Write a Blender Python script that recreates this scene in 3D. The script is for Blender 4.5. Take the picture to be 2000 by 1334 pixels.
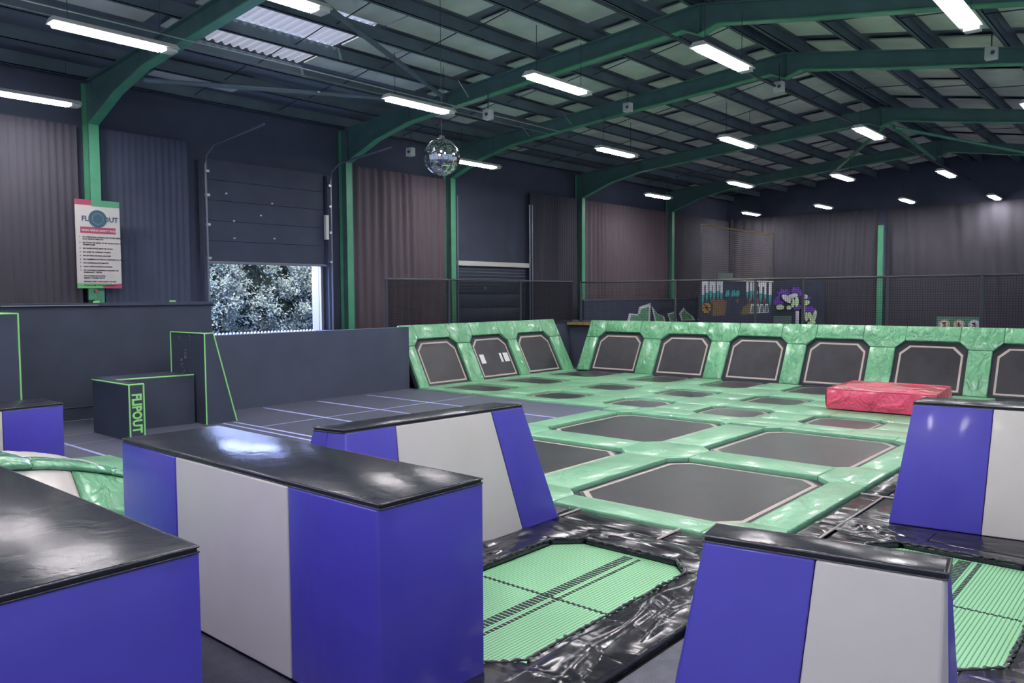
import bpy, bmesh, math, random
from mathutils import Vector, Matrix, noise
random.seed(7)
S = bpy.context.scene
for o in list(bpy.data.objects): bpy.data.objects.remove(o)

# ------------------------------------------------------------------ camera, world, exposure
cam_d = bpy.data.cameras.new('camera'); cam = bpy.data.objects.new('camera', cam_d)
S.collection.objects.link(cam); S.camera = cam
cam_d.sensor_width = 36.0; cam_d.lens = 1555.95 / 2000 * 36
cam_d.clip_start = .05; cam_d.clip_end = 200
YAW, PIT, ROL = math.radians(-40.861), math.radians(-3.311), math.radians(-0.340)
fw = Vector((math.sin(YAW)*math.cos(PIT), math.cos(YAW)*math.cos(PIT), math.sin(PIT)))
rt0 = Vector((math.cos(YAW), -math.sin(YAW), 0)); up0 = rt0.cross(fw)
rt = rt0*math.cos(ROL) + up0*math.sin(ROL); up = up0*math.cos(ROL) - rt0*math.sin(ROL)
cam.matrix_world = Matrix(((rt.x, up.x, -fw.x, 0), (rt.y, up.y, -fw.y, 0), (rt.z, up.z, -fw.z, 2.4), (0, 0, 0, 1)))

W = bpy.data.worlds.new('world'); S.world = W; W.use_nodes = True
bgn = W.node_tree.nodes['Background']
bgn.inputs[0].default_value = (.54, .62, .88, 1); bgn.inputs[1].default_value = .70
sun_d = bpy.data.lights.new('sun', 'SUN'); sun = bpy.data.objects.new('sun', sun_d); S.collection.objects.link(sun)
sun_d.energy = 3.6; sun_d.angle = .02; sun_d.color = (1, .98, .94)
sun.rotation_euler = Vector((.30, -.30, 1)).to_track_quat('Z', 'Y').to_euler()
S.view_settings.view_transform = 'Standard'; S.view_settings.look = 'None'
S.view_settings.gamma = 1; S.view_settings.use_curve_mapping = False
S.view_settings.exposure = 0.18
TUBE = 135.0       # radiance of the fluorescent diffusers
sky_d = bpy.data.lights.new('door_sky_fill', 'AREA'); sky = bpy.data.objects.new('door_sky_fill', sky_d); S.collection.objects.link(sky)  # added area lamp above the door view, stands in for sky light
sky_d.shape = 'RECTANGLE'; sky_d.size = 9; sky_d.size_y = 5; sky_d.energy = 14000; sky_d.color = (.42, .52, 1)
sky.location = (-25.2, 12, 6.4); sky.rotation_euler = Vector((-1.0, 0, .06)).to_track_quat('Z', 'Y').to_euler()

# ------------------------------------------------------------------ materials
def mat(name, col, rough=.6, metal=0, spec=.5, coat=0, noise_amt=0, noise_scale=4, bump=0, bscale=20, bdetail=3,
        bstretch=(1, 1, 1), bdist=.02, col2=None, emis=None, emis_s=0, coords='Object', warp=0, croughness=.1, ridged=False):
    m = bpy.data.materials.new(name); m.use_nodes = True
    n = m.node_tree.nodes; l = m.node_tree.links; b = n['Principled BSDF']
    b.inputs['Base Color'].default_value = (*col, 1); b.inputs['Roughness'].default_value = rough
    b.inputs['Metallic'].default_value = metal; b.inputs['Specular IOR Level'].default_value = spec
    b.inputs['Coat Weight'].default_value = coat; b.inputs['Coat Roughness'].default_value = croughness
    if emis: b.inputs['Emission Color'].default_value = (*emis, 1); b.inputs['Emission Strength'].default_value = emis_s
    tc = n.new('ShaderNodeTexCoord'); out = tc.outputs[coords]
    if noise_amt or col2:
        t = n.new('ShaderNodeTexNoise'); t.inputs['Scale'].default_value = noise_scale; t.inputs['Detail'].default_value = 6
        l.new(out, t.inputs['Vector'])
        r = n.new('ShaderNodeValToRGB'); l.new(t.outputs[0], r.inputs[0])
        c2 = col2 or tuple(c*(1-noise_amt) for c in col)
        r.color_ramp.elements[0].position = .35; r.color_ramp.elements[1].position = .65
        r.color_ramp.elements[0].color = (*c2, 1); r.color_ramp.elements[1].color = (*col, 1)
        l.new(r.outputs[0], b.inputs['Base Color'])
    if bump:
        mp = n.new('ShaderNodeMapping'); mp.inputs['Scale'].default_value = bstretch; l.new(out, mp.inputs[0])
        t = n.new('ShaderNodeTexNoise'); t.inputs['Scale'].default_value = bscale; t.inputs['Detail'].default_value = bdetail
        t.inputs['Distortion'].default_value = warp
        if ridged: t.noise_type = 'RIDGED_MULTIFRACTAL'; t.normalize = True
        l.new(mp.outputs[0], t.inputs['Vector'])
        bp = n.new('ShaderNodeBump'); bp.inputs['Strength'].default_value = bump; bp.inputs['Distance'].default_value = bdist
        l.new(t.outputs[0], bp.inputs['Height']); l.new(bp.outputs[0], b.inputs['Normal'])
    return m

M = {}
M['floor'] = mat('dark_rubber_floor', (.10, .105, .14), .55, bump=.3, bscale=60, noise_amt=.25, noise_scale=9)
M['gym'] = mat('gym_carpet', (.105, .115, .17), .5, bump=.3, bscale=90, noise_amt=.2, noise_scale=30)
M['deckbase'] = mat('deck_base_black', (.02, .02, .026), .7)
M['line'] = mat('pale_blue_tape', (.50, .55, .95), .5)
M['wall'] = mat('dark_slate_wall', (.078, .092, .132), .9, spec=.2, noise_amt=.12, noise_scale=1.5)
M['blackbox'] = mat('black_painted_ply', (.055, .068, .102), .6, spec=.3, noise_amt=.15, noise_scale=2)
M['curtain'] = mat('black_brown_curtain', (.068, .066, .082), .8, spec=.25, bump=.15, bscale=120)
M['curtain_lit'] = mat('glow_tinted_curtain', (.115, .093, .105), .8, spec=.25, bump=.15, bscale=120)  # lighter copy of the curtain colour, with the glow of lamps mixed in
M['green'] = mat('green_vinyl', (.25, .56, .33), .34, coat=.2, noise_amt=.10, noise_scale=3, bump=.6, bscale=6, bdetail=4, bdist=.03, warp=1.5)
M['greenwall'] = mat('green_vinyl_crumpled', (.18, .50, .26), .24, coat=.7, croughness=.2, noise_amt=.10, noise_scale=3, bump=.9, bscale=5.2, bdetail=2, bdist=.11, warp=.6, bstretch=(1.3, 1.3, .55))
M['bed'] = mat('black_jump_bed', (.036, .036, .046), .30, spec=.45, bump=.2, bscale=160, noise_amt=.3, noise_scale=2.5)
M['bedline'] = mat('bed_border_tape', (.52, .45, .40), .6)
M['spring'] = mat('spring_gap_black', (.03, .034, .048), .7)
M['blue'] = mat('blue_vinyl', (.082, .068, .49), .32, coat=.25, noise_amt=.1, noise_scale=2, bump=.3, bscale=5, bdetail=3, bdist=.015, bstretch=(1, 1, .3))
M['grey'] = mat('grey_vinyl', (.66, .62, .57), .38, coat=.15, noise_amt=.06, noise_scale=2, bump=.08, bscale=3, bdist=.02)
M['top'] = mat('black_vinyl_top', (.026, .029, .040), .21, spec=.2, bump=.22, bscale=4, bdetail=4, bdist=.02, warp=1)
M['blackpad'] = mat('black_vinyl_pad', (.020, .020, .027), .19, coat=.1, bump=.5, bscale=1.7, bdetail=1.5, bdist=.06, warp=1.0, bstretch=(1, 2.4, 1))
M['piping'] = mat('black_piping', (.035, .033, .035), .3, coat=.3, bump=.6, bscale=60, bdist=.01)
M['steel'] = mat('green_painted_steel', (.09, .36, .20), .45, noise_amt=.15, noise_scale=2)
M['steelweb'] = mat('dark_green_steel', (.095, .20, .18), .5, noise_amt=.2, noise_scale=2)
M['steeldark'] = mat('dark_green_purlin', (.125, .175, .20), .6, noise_amt=.2, noise_scale=2)
M['lining'] = mat('pale_roof_lining', (.82, .86, .74), .9, noise_amt=.25, noise_scale=.9, bump=.15, bscale=8)
M['roof'] = mat('dark_roof_sheet', (.20, .235, .28), .85)
M['white'] = mat('white_enamel', (.62, .63, .57), .5)
M['lamp'] = mat('lit_diffuser', (.9, .9, .9), .5, emis=(1.0, .95, .97), emis_s=TUBE)
M['lampside'] = mat('lit_diffuser_side', (.9, .9, .9), .5, emis=(.92, .90, 1.0), emis_s=20.0)
M['metal'] = mat('galvanised_metal', (.45, .47, .5), .35, metal=.8)
M['trackm'] = mat('door_track_metal', (.20, .22, .26), .4, metal=.5)
M['mirror'] = mat('mirror_tile', (.75, .80, .78), .06, metal=1)
M['darkmetal'] = mat('black_metal', (.04, .045, .055), .4)
M['red'] = mat('red_vinyl', (.82, .075, .16), .24, coat=.5, bump=1, bscale=3.0, bdetail=3, bdist=.12, warp=.6)
M['neon'] = mat('lime_green_edge', (.32, .78, .25), .6)
M['reveal'] = mat('white_door_reveal', (.22, .21, .22), .6)
M['yellow'] = mat('yellow_edge_trim', (.42, .30, .10), .7, noise_amt=.6, noise_scale=25)
M['skyl'] = mat('translucent_corrugated', (.7, .72, .8), .3)
_n = M['skyl'].node_tree; _t = _n.nodes.new('ShaderNodeBsdfTranslucent'); _t.inputs[0].default_value = (.8, .8, .84, 1)
_x = _n.nodes.new('ShaderNodeMixShader'); _x.inputs[0].default_value = .30
_n.links.new(_n.nodes['Principled BSDF'].outputs[0], _x.inputs[1]); _n.links.new(_t.outputs[0], _x.inputs[2]); _n.links.new(_x.outputs[0], _n.nodes['Material Output'].inputs[0])
M['net'] = mat('black_net', (.018, .02, .027), .9, spec=.1)
M['netpale'] = mat('pale_net', (.22, .20, .19), .8)
M['purple'] = mat('purple_spray_paint', (.22, .09, .60), .7, noise_amt=.4, noise_scale=6)
M['limep'] = mat('pale_lime_spray', (.72, .92, .58), .7, noise_amt=.3, noise_scale=5)
M['whitep'] = mat('white_spray_paint', (.75, .77, .78), .7)
M['teal'] = mat('teal_spray_paint', (.05, .45, .42), .7)
M['orange'] = mat('orange_spray_paint', (.62, .30, .05), .7)
M['brownp'] = mat('ochre_brick_spray', (.26, .20, .10), .8, noise_amt=.5, noise_scale=20)
M['greenp'] = mat('green_spray_paint', (.16, .42, .24), .7, noise_amt=.2, noise_scale=4)
M['silverp'] = mat('grey_green_spray', (.14, .22, .20), .7)
M['redp'] = mat('dull_red_spray', (.30, .09, .09), .7)
M['paper'] = mat('banner_cream', (.60, .57, .53), .7)
M['bred'] = mat('banner_red', (.42, .07, .13), .7)
M['bteal'] = mat('banner_dark_teal', (.05, .12, .17), .7)
M['bgreen'] = mat('banner_green', (.16, .50, .18), .7)
M['ink'] = mat('banner_ink', (.02, .02, .03), .7)
M['leaf'] = mat('pale_leaf', (.52, .62, .52), .4, coat=.2, noise_amt=.6, noise_scale=1.6)
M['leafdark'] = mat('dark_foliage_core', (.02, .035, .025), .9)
M['bark'] = mat('bark', (.12, .09, .06), .9)
M['asphalt'] = mat('outside_ground', (.3, .3, .3), .9)
M['pale'] = mat('palisade_white', (.45, .47, .52), .4)

def webbing(name, col, scale):
    m = bpy.data.materials.new(name); m.use_nodes = True
    n = m.node_tree.nodes; l = m.node_tree.links; b = n['Principled BSDF']; b.inputs['Roughness'].default_value = .5
    tc = n.new('ShaderNodeTexCoord'); sx = n.new('ShaderNodeSeparateXYZ'); l.new(tc.outputs['Object'], sx.inputs[0])
    def wave(i, k):
        a = n.new('ShaderNodeMath'); a.operation = 'MULTIPLY'; a.inputs[1].default_value = k; l.new(sx.outputs[i], a.inputs[0])
        s = n.new('ShaderNodeMath'); s.operation = 'SINE'; l.new(a.outputs[0], s.inputs[0])
        p = n.new('ShaderNodeMath'); p.operation = 'ABSOLUTE'; l.new(s.outputs[0], p.inputs[0]); return p.outputs[0]
    wx, wy = wave(0, scale), wave(1, scale)
    mul = n.new('ShaderNodeMath'); mul.operation = 'POWER'; l.new(wx, mul.inputs[0]); mul.inputs[1].default_value = .55
    mu2 = n.new('ShaderNodeMath'); mu2.operation = 'POWER'; l.new(wy, mu2.inputs[0]); mu2.inputs[1].default_value = .18
    mm = n.new('ShaderNodeMath'); mm.operation = 'MULTIPLY'; l.new(mul.outputs[0], mm.inputs[0]); l.new(mu2.outputs[0], mm.inputs[1])
    r = n.new('ShaderNodeValToRGB'); l.new(mm.outputs[0], r.inputs[0])
    r.color_ramp.elements[0].position = .12; r.color_ramp.elements[0].color = (.035, .10, .05, 1)
    r.color_ramp.elements[1].position = .72; r.color_ramp.elements[1].color = (*col, 1)
    l.new(r.outputs[0], b.inputs['Base Color'])
    bp = n.new('ShaderNodeBump'); bp.inputs['Strength'].default_value = .5; bp.inputs['Distance'].default_value = .006
    l.new(mm.outputs[0], bp.inputs['Height']); l.new(bp.outputs[0], b.inputs['Normal'])
    return m
M['web'] = webbing('green_string_webbing', (.30, .68, .36), 105.0)

# ------------------------------------------------------------------ builders
C = S.collection
class MB:
    def __init__(s): s.v = []; s.f = []
    def add(s, vs, fs):
        k = len(s.v); s.v += [tuple(v) for v in vs]; s.f += [tuple(i+k for i in f) for f in fs]; return s
    def box(s, x0, x1, y0, y1, z0, z1):
        return s.add([(x0,y0,z0),(x1,y0,z0),(x1,y1,z0),(x0,y1,z0),(x0,y0,z1),(x1,y0,z1),(x1,y1,z1),(x0,y1,z1)],
                     [(0,3,2,1),(4,5,6,7),(0,1,5,4),(1,2,6,5),(2,3,7,6),(3,0,4,7)])
    def hexa(s, bot, top):
        return s.add(list(bot)+list(top), [(0,3,2,1),(4,5,6,7),(0,1,5,4),(1,2,6,5),(2,3,7,6),(3,0,4,7)])
    def prism(s, poly, z0, z1):
        n = len(poly)
        return s.add([(x,y,z0) for x,y in poly]+[(x,y,z1) for x,y in poly],
                     [tuple(range(n-1,-1,-1)), tuple(range(n,2*n))]+[(i,(i+1)%n,(i+1)%n+n,i+n) for i in range(n)])
    def tube(s, pts, r, n=8, cap=True):
        pts = [Vector(p) for p in pts]; rings = []
        for i, p in enumerate(pts):
            d = (pts[min(i+1, len(pts)-1)]-pts[max(i-1, 0)]).normalized()
            a = Vector((0,0,1)) if abs(d.z) < .9 else Vector((1,0,0))
            u = d.cross(a).normalized(); w = d.cross(u)
            rr = r[i] if isinstance(r, (list, tuple)) else r
            rings.append([p+u*math.cos(2*math.pi*k/n)*rr+w*math.sin(2*math.pi*k/n)*rr for k in range(n)])
        vs = [v for R_ in rings for v in R_]; fs = []
        for i in range(len(pts)-1):
            for k in range(n): fs.append((i*n+k, (i+1)*n+k, (i+1)*n+(k+1)%n, i*n+(k+1)%n))
        if cap: fs += [tuple(range(n)), tuple(range((len(pts)-1)*n+n-1, (len(pts)-1)*n-1, -1))]
        return s.add(vs, fs)
    def xf(s, Mx, i0=0):
        s.v = s.v[:i0]+[tuple(Mx @ Vector(v)) for v in s.v[i0:]]; return s

def build(mb, name, m, parent=None, bevel=0, seg=2, smooth=False, recalc=True):
    me = bpy.data.meshes.new(name); me.from_pydata(mb.v, [], mb.f); me.validate()
    if recalc or bevel:
        bm = bmesh.new(); bm.from_mesh(me)
        if recalc: bmesh.ops.recalc_face_normals(bm, faces=bm.faces)
        if bevel:
            es = [e for e in bm.edges if len(e.link_faces) == 2 and e.calc_face_angle(0) > .5]
            bmesh.ops.bevel(bm, geom=es, offset=bevel, segments=seg, affect='EDGES', profile=.5)
        bm.to_mesh(me); bm.free()
    if smooth or bevel:
        for p in me.polygons: p.use_smooth = True
        try: me.set_sharp_from_angle(angle=math.radians(50 if bevel else 60))
        except Exception: pass
    if isinstance(m, str): m = M[m]
    me.materials.append(m)
    o = bpy.data.objects.new(name, me); C.objects.link(o)
    if parent: o.parent = parent
    return o
def tag(o, label=None, cat=None, group=None, kind=None):
    if label: o['label'] = label
    if cat: o['category'] = cat
    if group: o['group'] = group
    if kind: o['kind'] = kind
    return o
def empty(name, label=None, cat=None, group=None, loc=(0,0,0), kind=None, rz=0):
    o = bpy.data.objects.new(name, None); C.objects.link(o); o.location = loc; o.rotation_euler = (0,0,rz)
    o.empty_display_size = .1
    return tag(o, label, cat, group, kind)
def copy_tree(o, parent=None):
    c = o.copy(); C.objects.link(c); c.parent = parent
    for ch in list(o.children): copy_tree(ch, c)
    return c
def text(body, size, m, parent, mtx, name='lettering', ext=.002, shear=0, align='LEFT'):
    cu = bpy.data.curves.new(name, 'FONT'); cu.body = body; cu.size = size; cu.extrude = ext; cu.shear = shear; cu.align_x = align
    cu.resolution_u = 2
    o = bpy.data.objects.new(name, cu); C.objects.link(o); cu.materials.append(M[m] if isinstance(m, str) else m)
    o.parent = parent; o.matrix_local = mtx; return o

# ------------------------------------------------------------------ the setting
build(MB().box(-19.6, 3.6, -4, 40.6, -.25, -.06), 'floor', 'floor'); f_ = bpy.data.objects['floor']; f_['kind'] = 'structure'
# sprung gym floor on the left and dull rubber floor on the right
gym = build(MB().prism([(-16.6,-1),(-9.32,-1),(-9.32,13.88),(-15.5,13.88),(-15.5,8.7),(-16.6,8.7)], -.06, 0), 'floor_mat', 'gym', f_)
build(MB().box(-9.3, 3.4, -1, 20.6, -.06, -.035), 'floor_base', 'deckbase', f_)
build(MB().box(-2.66, 3.4, -1, 4.9, -.035, 0), 'rubber_mat', 'floor', f_)
build(MB().box(-9.3, -2.68, -1, 3.02, -.035, 0), 'rubber_mat', 'floor', f_)
build(MB().box(-9.3, -6.62, 3.03, 4.23, -.035, 0), 'rubber_mat', 'floor', f_)
for y0, w in ((7.78,.05),(8.0,.05),(9.45,.06),(10.85,.06),(12.28,.06)):
    build(MB().box(-15.3 if y0 > 9 else -14.0, -9.5, y0-w/2, y0+w/2, 0, .004), 'floor_line', 'line', f_)
for x, y0, y1 in ((-13.1,8.0,13.8),(-13.9,2.6,5.75),(-14.9,3.0,5.75)):
    build(MB().box(x-.012, x+.012, y0, y1, 0, .003), 'floor_line', 'line' if y0 > 7 else 'metal', f_)
build(MB().box(-14.9,-11.2,5.0,5.05,0,.003), 'floor_line', 'line', f_)

wl = build(MB().box(-19.75,-19.6,-4,10.45,-.2,7.72).box(-19.75,-19.6,14.1,40.6,-.2,7.72).box(-19.75,-19.6,10.45,14.1,3.35,7.72), 'wall_left', 'wall')
wl['kind'] = 'structure'
wr = build(MB().box(-19.6,3.6,40.5,40.65,-.2,8.75), 'wall_rear', 'wall'); wr['kind'] = 'structure'

# roof: dark sheet, purlins, pale lining panels, sag rods
XR = -7.8
def ztop(x): return 8.2+(x-XR)*.0767 if x < XR else 8.2-(x-XR)*.175
ceil = MB()
for xa, xb, y0, y1 in ((-19.75,XR,-4,8.4),(-19.75,XR,11.25,40.6),(-19.75,-16.3,8.4,11.25),(-13.4,XR,8.4,11.25),(XR,3.7,-4,40.6)):
    za, zb = ztop(xa)+.42, ztop(xb)+.42
    ceil.hexa([(xa,y0,za),(xb,y0,zb),(xb,y1,zb),(xa,y1,za)], [(xa,y0,za+.05),(xb,y0,zb+.05),(xb,y1,zb+.05),(xa,y1,za+.05)])
ceiling = build(ceil, 'ceiling', 'roof'); ceiling['kind'] = 'structure'
px = [-19.2+1.45*k for k in range(8)]+[-8.0]
pxr = [-7.55+1.45*k for k in range(8)]
for x in px+pxr:
    z = ztop(x)
    build(MB().box(x-.012,x+.012,-4,40.5,z+.005,z+.31).box(x,x+.075,-4,40.5,z+.005,z+.022).box(x-.075,x,-4,40.5,z+.29,z+.31).box(x+.063,x+.075,-4,40.5,z+.005,z+.035),
          'purlin', 'steeldark', ceiling, recalc=False)
FY = [.2, 7.69, 14.87, 19.2, 26.7, 34.0]
pan_cache = {}
def roof_panel(x0, x1, y0, y1, m='lining'):
    a = .13; z0, z1 = ztop(x0+a)+.33, ztop(x1-a)+.33
    build(MB().hexa([(x0+a,y0,z0),(x1-a,y0,z1),(x1-a,y1,z1),(x0+a,y1,z0)], [(x0+a,y0,z0+.03),(x1-a,y0,z1+.03),(x1-a,y1,z1+.03),(x0+a,y1,z0+.03)]),
          'roof_panel', m, ceiling, recalc=False)
spans = list(zip(px[:-1], px[1:]))+list(zip(pxr[:-1], pxr[1:]))
corr = []
for i, (xa, xb) in enumerate(spans):
    rnd = random.Random(i*13+5)
    for j, (ya, yb) in enumerate(zip([0]+FY[1:], FY[1:]+[40.4])):
        L = yb-ya
        if i in (2, 3) and j == 1:                       # bay with translucent corrugated rooflights
            ws = [(ya+.15, ya+.65), (11.26, 12.5), (12.53, yb-.15)]
            corr.append((xa, xb, ya+.7, 11.24))
        elif i < 2: ws = [(ya+1.2, ya+3.4)] if (i+j) % 2 else []
        elif L < 5: ws = [(ya+.35, ya+1.95), (ya+2.35, yb-.3)]
        elif i < 4: ws = [(ya+.2, ya+3.6), (ya+3.64, yb-.2)]
        elif (i+j) % 3 == 0: ws = [(ya+.3, ya+2.3), (ya+2.7, ya+4.6), (ya+5.0, yb-.3)]
        else: ws = [(ya+.3, ya+3.3), (ya+3.7, yb-.3)] if (i+j) % 3 == 1 else [(ya+.3, ya+3.6), (ya+3.64, yb-.3)]
        for a, b in ws: roof_panel(xa, xb, a, b)
for xa, xb, ya, yb in corr:
    n = int((yb-ya)/.20); m = MB()
    for k in range(n*4+1):
        y = ya+k*.05; h = .06*(1, 1, 0, 0)[k % 4]
        m.v += [(xa+.04, y, ztop(xa+.04)+.33+h), (xb-.04, y, ztop(xb-.04)+.33+h)]
        if k: m.f.append((2*k-2, 2*k-1, 2*k+1, 2*k))
    build(m, 'rooflight_sheet', 'skyl', ceiling, recalc=False)
for j, (ya, yb) in enumerate(zip(FY[1:], FY[2:]+[40.4])):
    for t in ((.5,) if yb-ya < 5 else (.34, .67)):
        y = ya+(yb-ya)*t
        m = MB()
        for xa, xb in spans: m.tube([(xa, y, ztop(xa)+.12), (xb, y, ztop(xb)+.24)], .012, 5)
        build(m, 'sag_rod', 'darkmetal', ceiling, recalc=False)

# ------------------------------------------------------------------ portal frames
def frame(y, label):
    fr = empty('portal_frame', label, 'steel frame', 'green steel portal frames of the hall', (0, y, 0))
    w = .11
    def rafter(pts_bot, sgn):
        web = MB(); bf = MB(); tf = MB()
        for (xa, za), (xb, zb) in zip(pts_bot, pts_bot[1:]):
            ta, tb = ztop(xa), ztop(xb)
            web.hexa([(xa,-.01,za),(xb,-.01,zb),(xb,.01,zb),(xa,.01,za)], [(xa,-.01,ta),(xb,-.01,tb),(xb,.01,tb),(xa,.01,ta)])
            bf.hexa([(xa,-w,za-.015),(xb,-w,zb-.015),(xb,w,zb-.015),(xa,w,za-.015)], [(xa,-w,za+.01),(xb,-w,zb+.01),(xb,w,zb+.01),(xa,w,za+.01)])
            tf.hexa([(xa,-w,ta-.025),(xb,-w,tb-.025),(xb,w,tb-.025),(xa,w,ta-.025)], [(xa,-w,ta),(xb,-w,tb),(xb,w,tb),(xa,w,ta)])
        r = build(web, 'rafter', 'steelweb', fr, recalc=False)
        build(bf, 'bottom_flange', 'steel', r, recalc=False); build(tf, 'top_flange', 'steelweb', r, recalc=False)
    rafter([(-19.22,6.34),(-17.88,6.83),(-16.5,7.12),(-15.04,7.24),(-12.33,7.46),(-8.15,7.76),(XR,7.60)], -1)
    rafter([(XR,7.60),(-7.4,7.73),(-5.43,7.40),(-3.0,7.03),(.5,6.4),(3.3,5.5)], 1)
    for sx, zc in ((-1, 7.3), (1, 6.2)):
        xin = -19.2 if sx < 0 else 3.2
        d = .34*sx
        cm = MB().box(min(xin,xin+d), max(xin,xin+d), -.01, .01, -.06, zc)
        c_ = build(cm, 'column', 'steelweb', fr, recalc=False)
        build(MB().box(xin-.012, xin+.012, -w, w, -.06, 6.36 if sx < 0 else 5.5), 'inner_flange', 'steel', c_, recalc=False)
        build(MB().box(xin+d-.012, xin+d+.012, -w, w, -.06, zc), 'outer_flange', 'steel', c_, recalc=False)
    for x, side in ((XR, 1), (-16.5, 1)):
        build(MB().box(x-.008, x+.008, -w+.01, w-.01, (7.62 if x == XR else 7.15), ztop(x)-.03), 'stiffener', 'steelweb', fr, recalc=False)
    return fr
labs = ['green steel portal frame standing just left of the hanging rules banner', 'green steel portal frame on the right of the open loading door',
        'green steel portal frame between the lit curtain and closed roller door', 'green steel portal frame in front of the low graffiti partition',
        'faint green steel portal frame deepest in the hall']
labs[0] = 'green steel portal frame whose column carries the rules banner'
for y, lb in zip(FY[1:], labs): frame(y, lb)

def rod(name, label, cat, pts, r, m, group=None, n=8):
    return tag(build(MB().tube(pts, r, n), name, m), label, cat, group)
rod('brace_tube', 'round steel brace tube rising from the second rafter toward the top edge', 'brace', [(-15.05,14.8,7.52),(-11.2,7.75,7.42)], .055, 'steeldark')
rod('brace_tube', 'round steel brace tube running low from the second rafter to the banner frame', 'brace', [(-15.1,14.8,7.42),(-16.8,7.75,6.92)], .05, 'steeldark')
rod('brace_tube', 'thin brace from ridge of fourth frame down toward the left', 'brace', [(-7.7,26.8,7.62),(-11.7,33.9,7.4)], .06, 'steel')
rod('brace_tube', 'thin brace from ridge of fourth frame down steeply to the right', 'brace', [(-7.5,26.8,7.62),(-7.9,33.9,7.5)], .06, 'steel')
rod('brace_tube', 'thin brace from ridge of fourth frame running far to the right', 'brace', [(-7.4,26.8,7.55),(-3.8,33.9,7.0)], .05, 'steel')
rod('conduit', 'bright straight metal conduit under the left roof slope', 'conduit', [(-14.6,3.0,7.22),(-14.5,19.1,7.22)], .014, 'metal', n=6)
rod('conduit', 'dull metal conduit just above the bright one under the roof', 'conduit', [(-14.95,3.0,7.2),(-14.9,19.1,7.2)], .012, 'trackm', n=6)
rod('conduit', 'thin metal conduit crossing behind the right-hand ceiling lights', 'conduit', [(-7.9,4.0,7.35),(-7.9,40.2,7.4)], .03, 'darkmetal', n=6)
for a, b, lb in (((-14.47,14.7,7.86),(-14.11,14.7,7.38),'short white slanting rod on the second rafter'),
                 ((-16.09,14.7,7.6),(-15.95,14.7,7.45),'tiny white rod end beside the second rafter'),
                 ((-16.05,19.0,7.66),(-15.7,19.0,7.25),'dull slanting rod on the third rafter, the lower one'),
                 ((-14.43,19.0,7.8),(-14.09,19.0,7.37),'dull slanting rod on the third rafter, the upper one')):
    rod('slanting_rod', lb, 'rod', [a, b], .013, 'white' if 'white' in lb else 'metal', 'slanting rods on the rafters', 6)

# ------------------------------------------------------------------ ceiling lights
def make_light():
    r = empty('ceiling_light')
    build(MB().hexa([(-.16,-.95,0),(.16,-.95,0),(.16,.95,0),(-.16,.95,0)], [(-.09,-.93,.08),(.09,-.93,.08),(.09,.93,.08),(-.09,.93,.08)]), 'housing', 'white', r)
    build(MB().hexa([(-.075,-.9,-.055),(.075,-.9,-.055),(.075,.70,-.055),(-.075,.70,-.055)], [(-.085,-.91,-.002),(.085,-.91,-.002),(.085,.71,-.002),(-.085,.71,-.002)]), 'diffuser', 'lampside', r)
    build(MB().box(-.072,.072,-.895,.695,-.0585,-.0555), 'lens', 'lamp', r)
    build(MB().box(-.11,.11,.75,.93,-.05,-.001), 'end_plate', 'white', r)
    for y in (-.7, .7): build(MB().tube([(0,y,.08),(0,y,.95)], .006, 5), 'hanger', 'darkmetal', r)
    return r
proto = make_light()
LP = [(-9.48,12.4,'long lit ceiling light hanging in front of the second green rafter'),(-12.7,11.75,'thin lit ceiling light directly above left of the mirror ball'),
      (-6.35,12.95,'bright ceiling light between the first two ridge joints'),(-2.79,13.2,'widest brightest ceiling light near the upper right corner'),
      (-12.9,5.55,'long thin ceiling light left of the banner frame rafter, upper'),(-18.0,6.0,'long thin ceiling light cut by the left edge'),
      (-12.7,19.3,'small ceiling light midway between mirror ball and ridge lights'),(-9.5,20.25,'ceiling light under the third rafter beside the green reflection'),
      (-6.5,21.4,'ceiling light just left of the fourth ridge joint'),(-17.05,29.0,'tiny ceiling light highest over the far left curtain'),
      (-9.55,6.1,'ceiling light cut by the top edge over the corrugated rooflights'),(-17.0,18.1,'ceiling light partly hidden behind the mirror ball'),
      (-13.0,28.0,'small ceiling light above the caged mural'),(-9.6,28.8,'small ceiling light midway across the far roof, second far row'),
      (-6.7,30.4,'small ceiling light right of middle in the second far row'),(-17.3,38.5,'tiny ceiling light right above the mural cage'),
      (-13.45,37.8,'tiny ceiling light, second of the farthest row'),(-9.9,38.0,'tiny ceiling light, third of the farthest row'),
      (-6.8,39.3,'tiny ceiling light, rightmost of the farthest row'),(-2.95,21.2,'ceiling light glowing at the right edge')]
first = True
for x, y, lb in LP:
    o = proto if first else copy_tree(proto); first = False
    o.location = (x, y, 6.44); tag(o, lb, 'ceiling light', 'ceiling lights of the hall')
for x, y in ((-9.5,-1.2),(-12.9,-1.2),(-6.4,-1.2),(-2.9,-1.2),(-6.4,5.8),(-2.9,5.6),(.4,13),(.4,5.6),(.4,-1.2)):
    o = copy_tree(proto); o.location = (x, y, 6.44)
    tag(o, 'ceiling light hanging out of view over the near end of the hall', 'ceiling light', 'ceiling lights outside the view')

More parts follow.
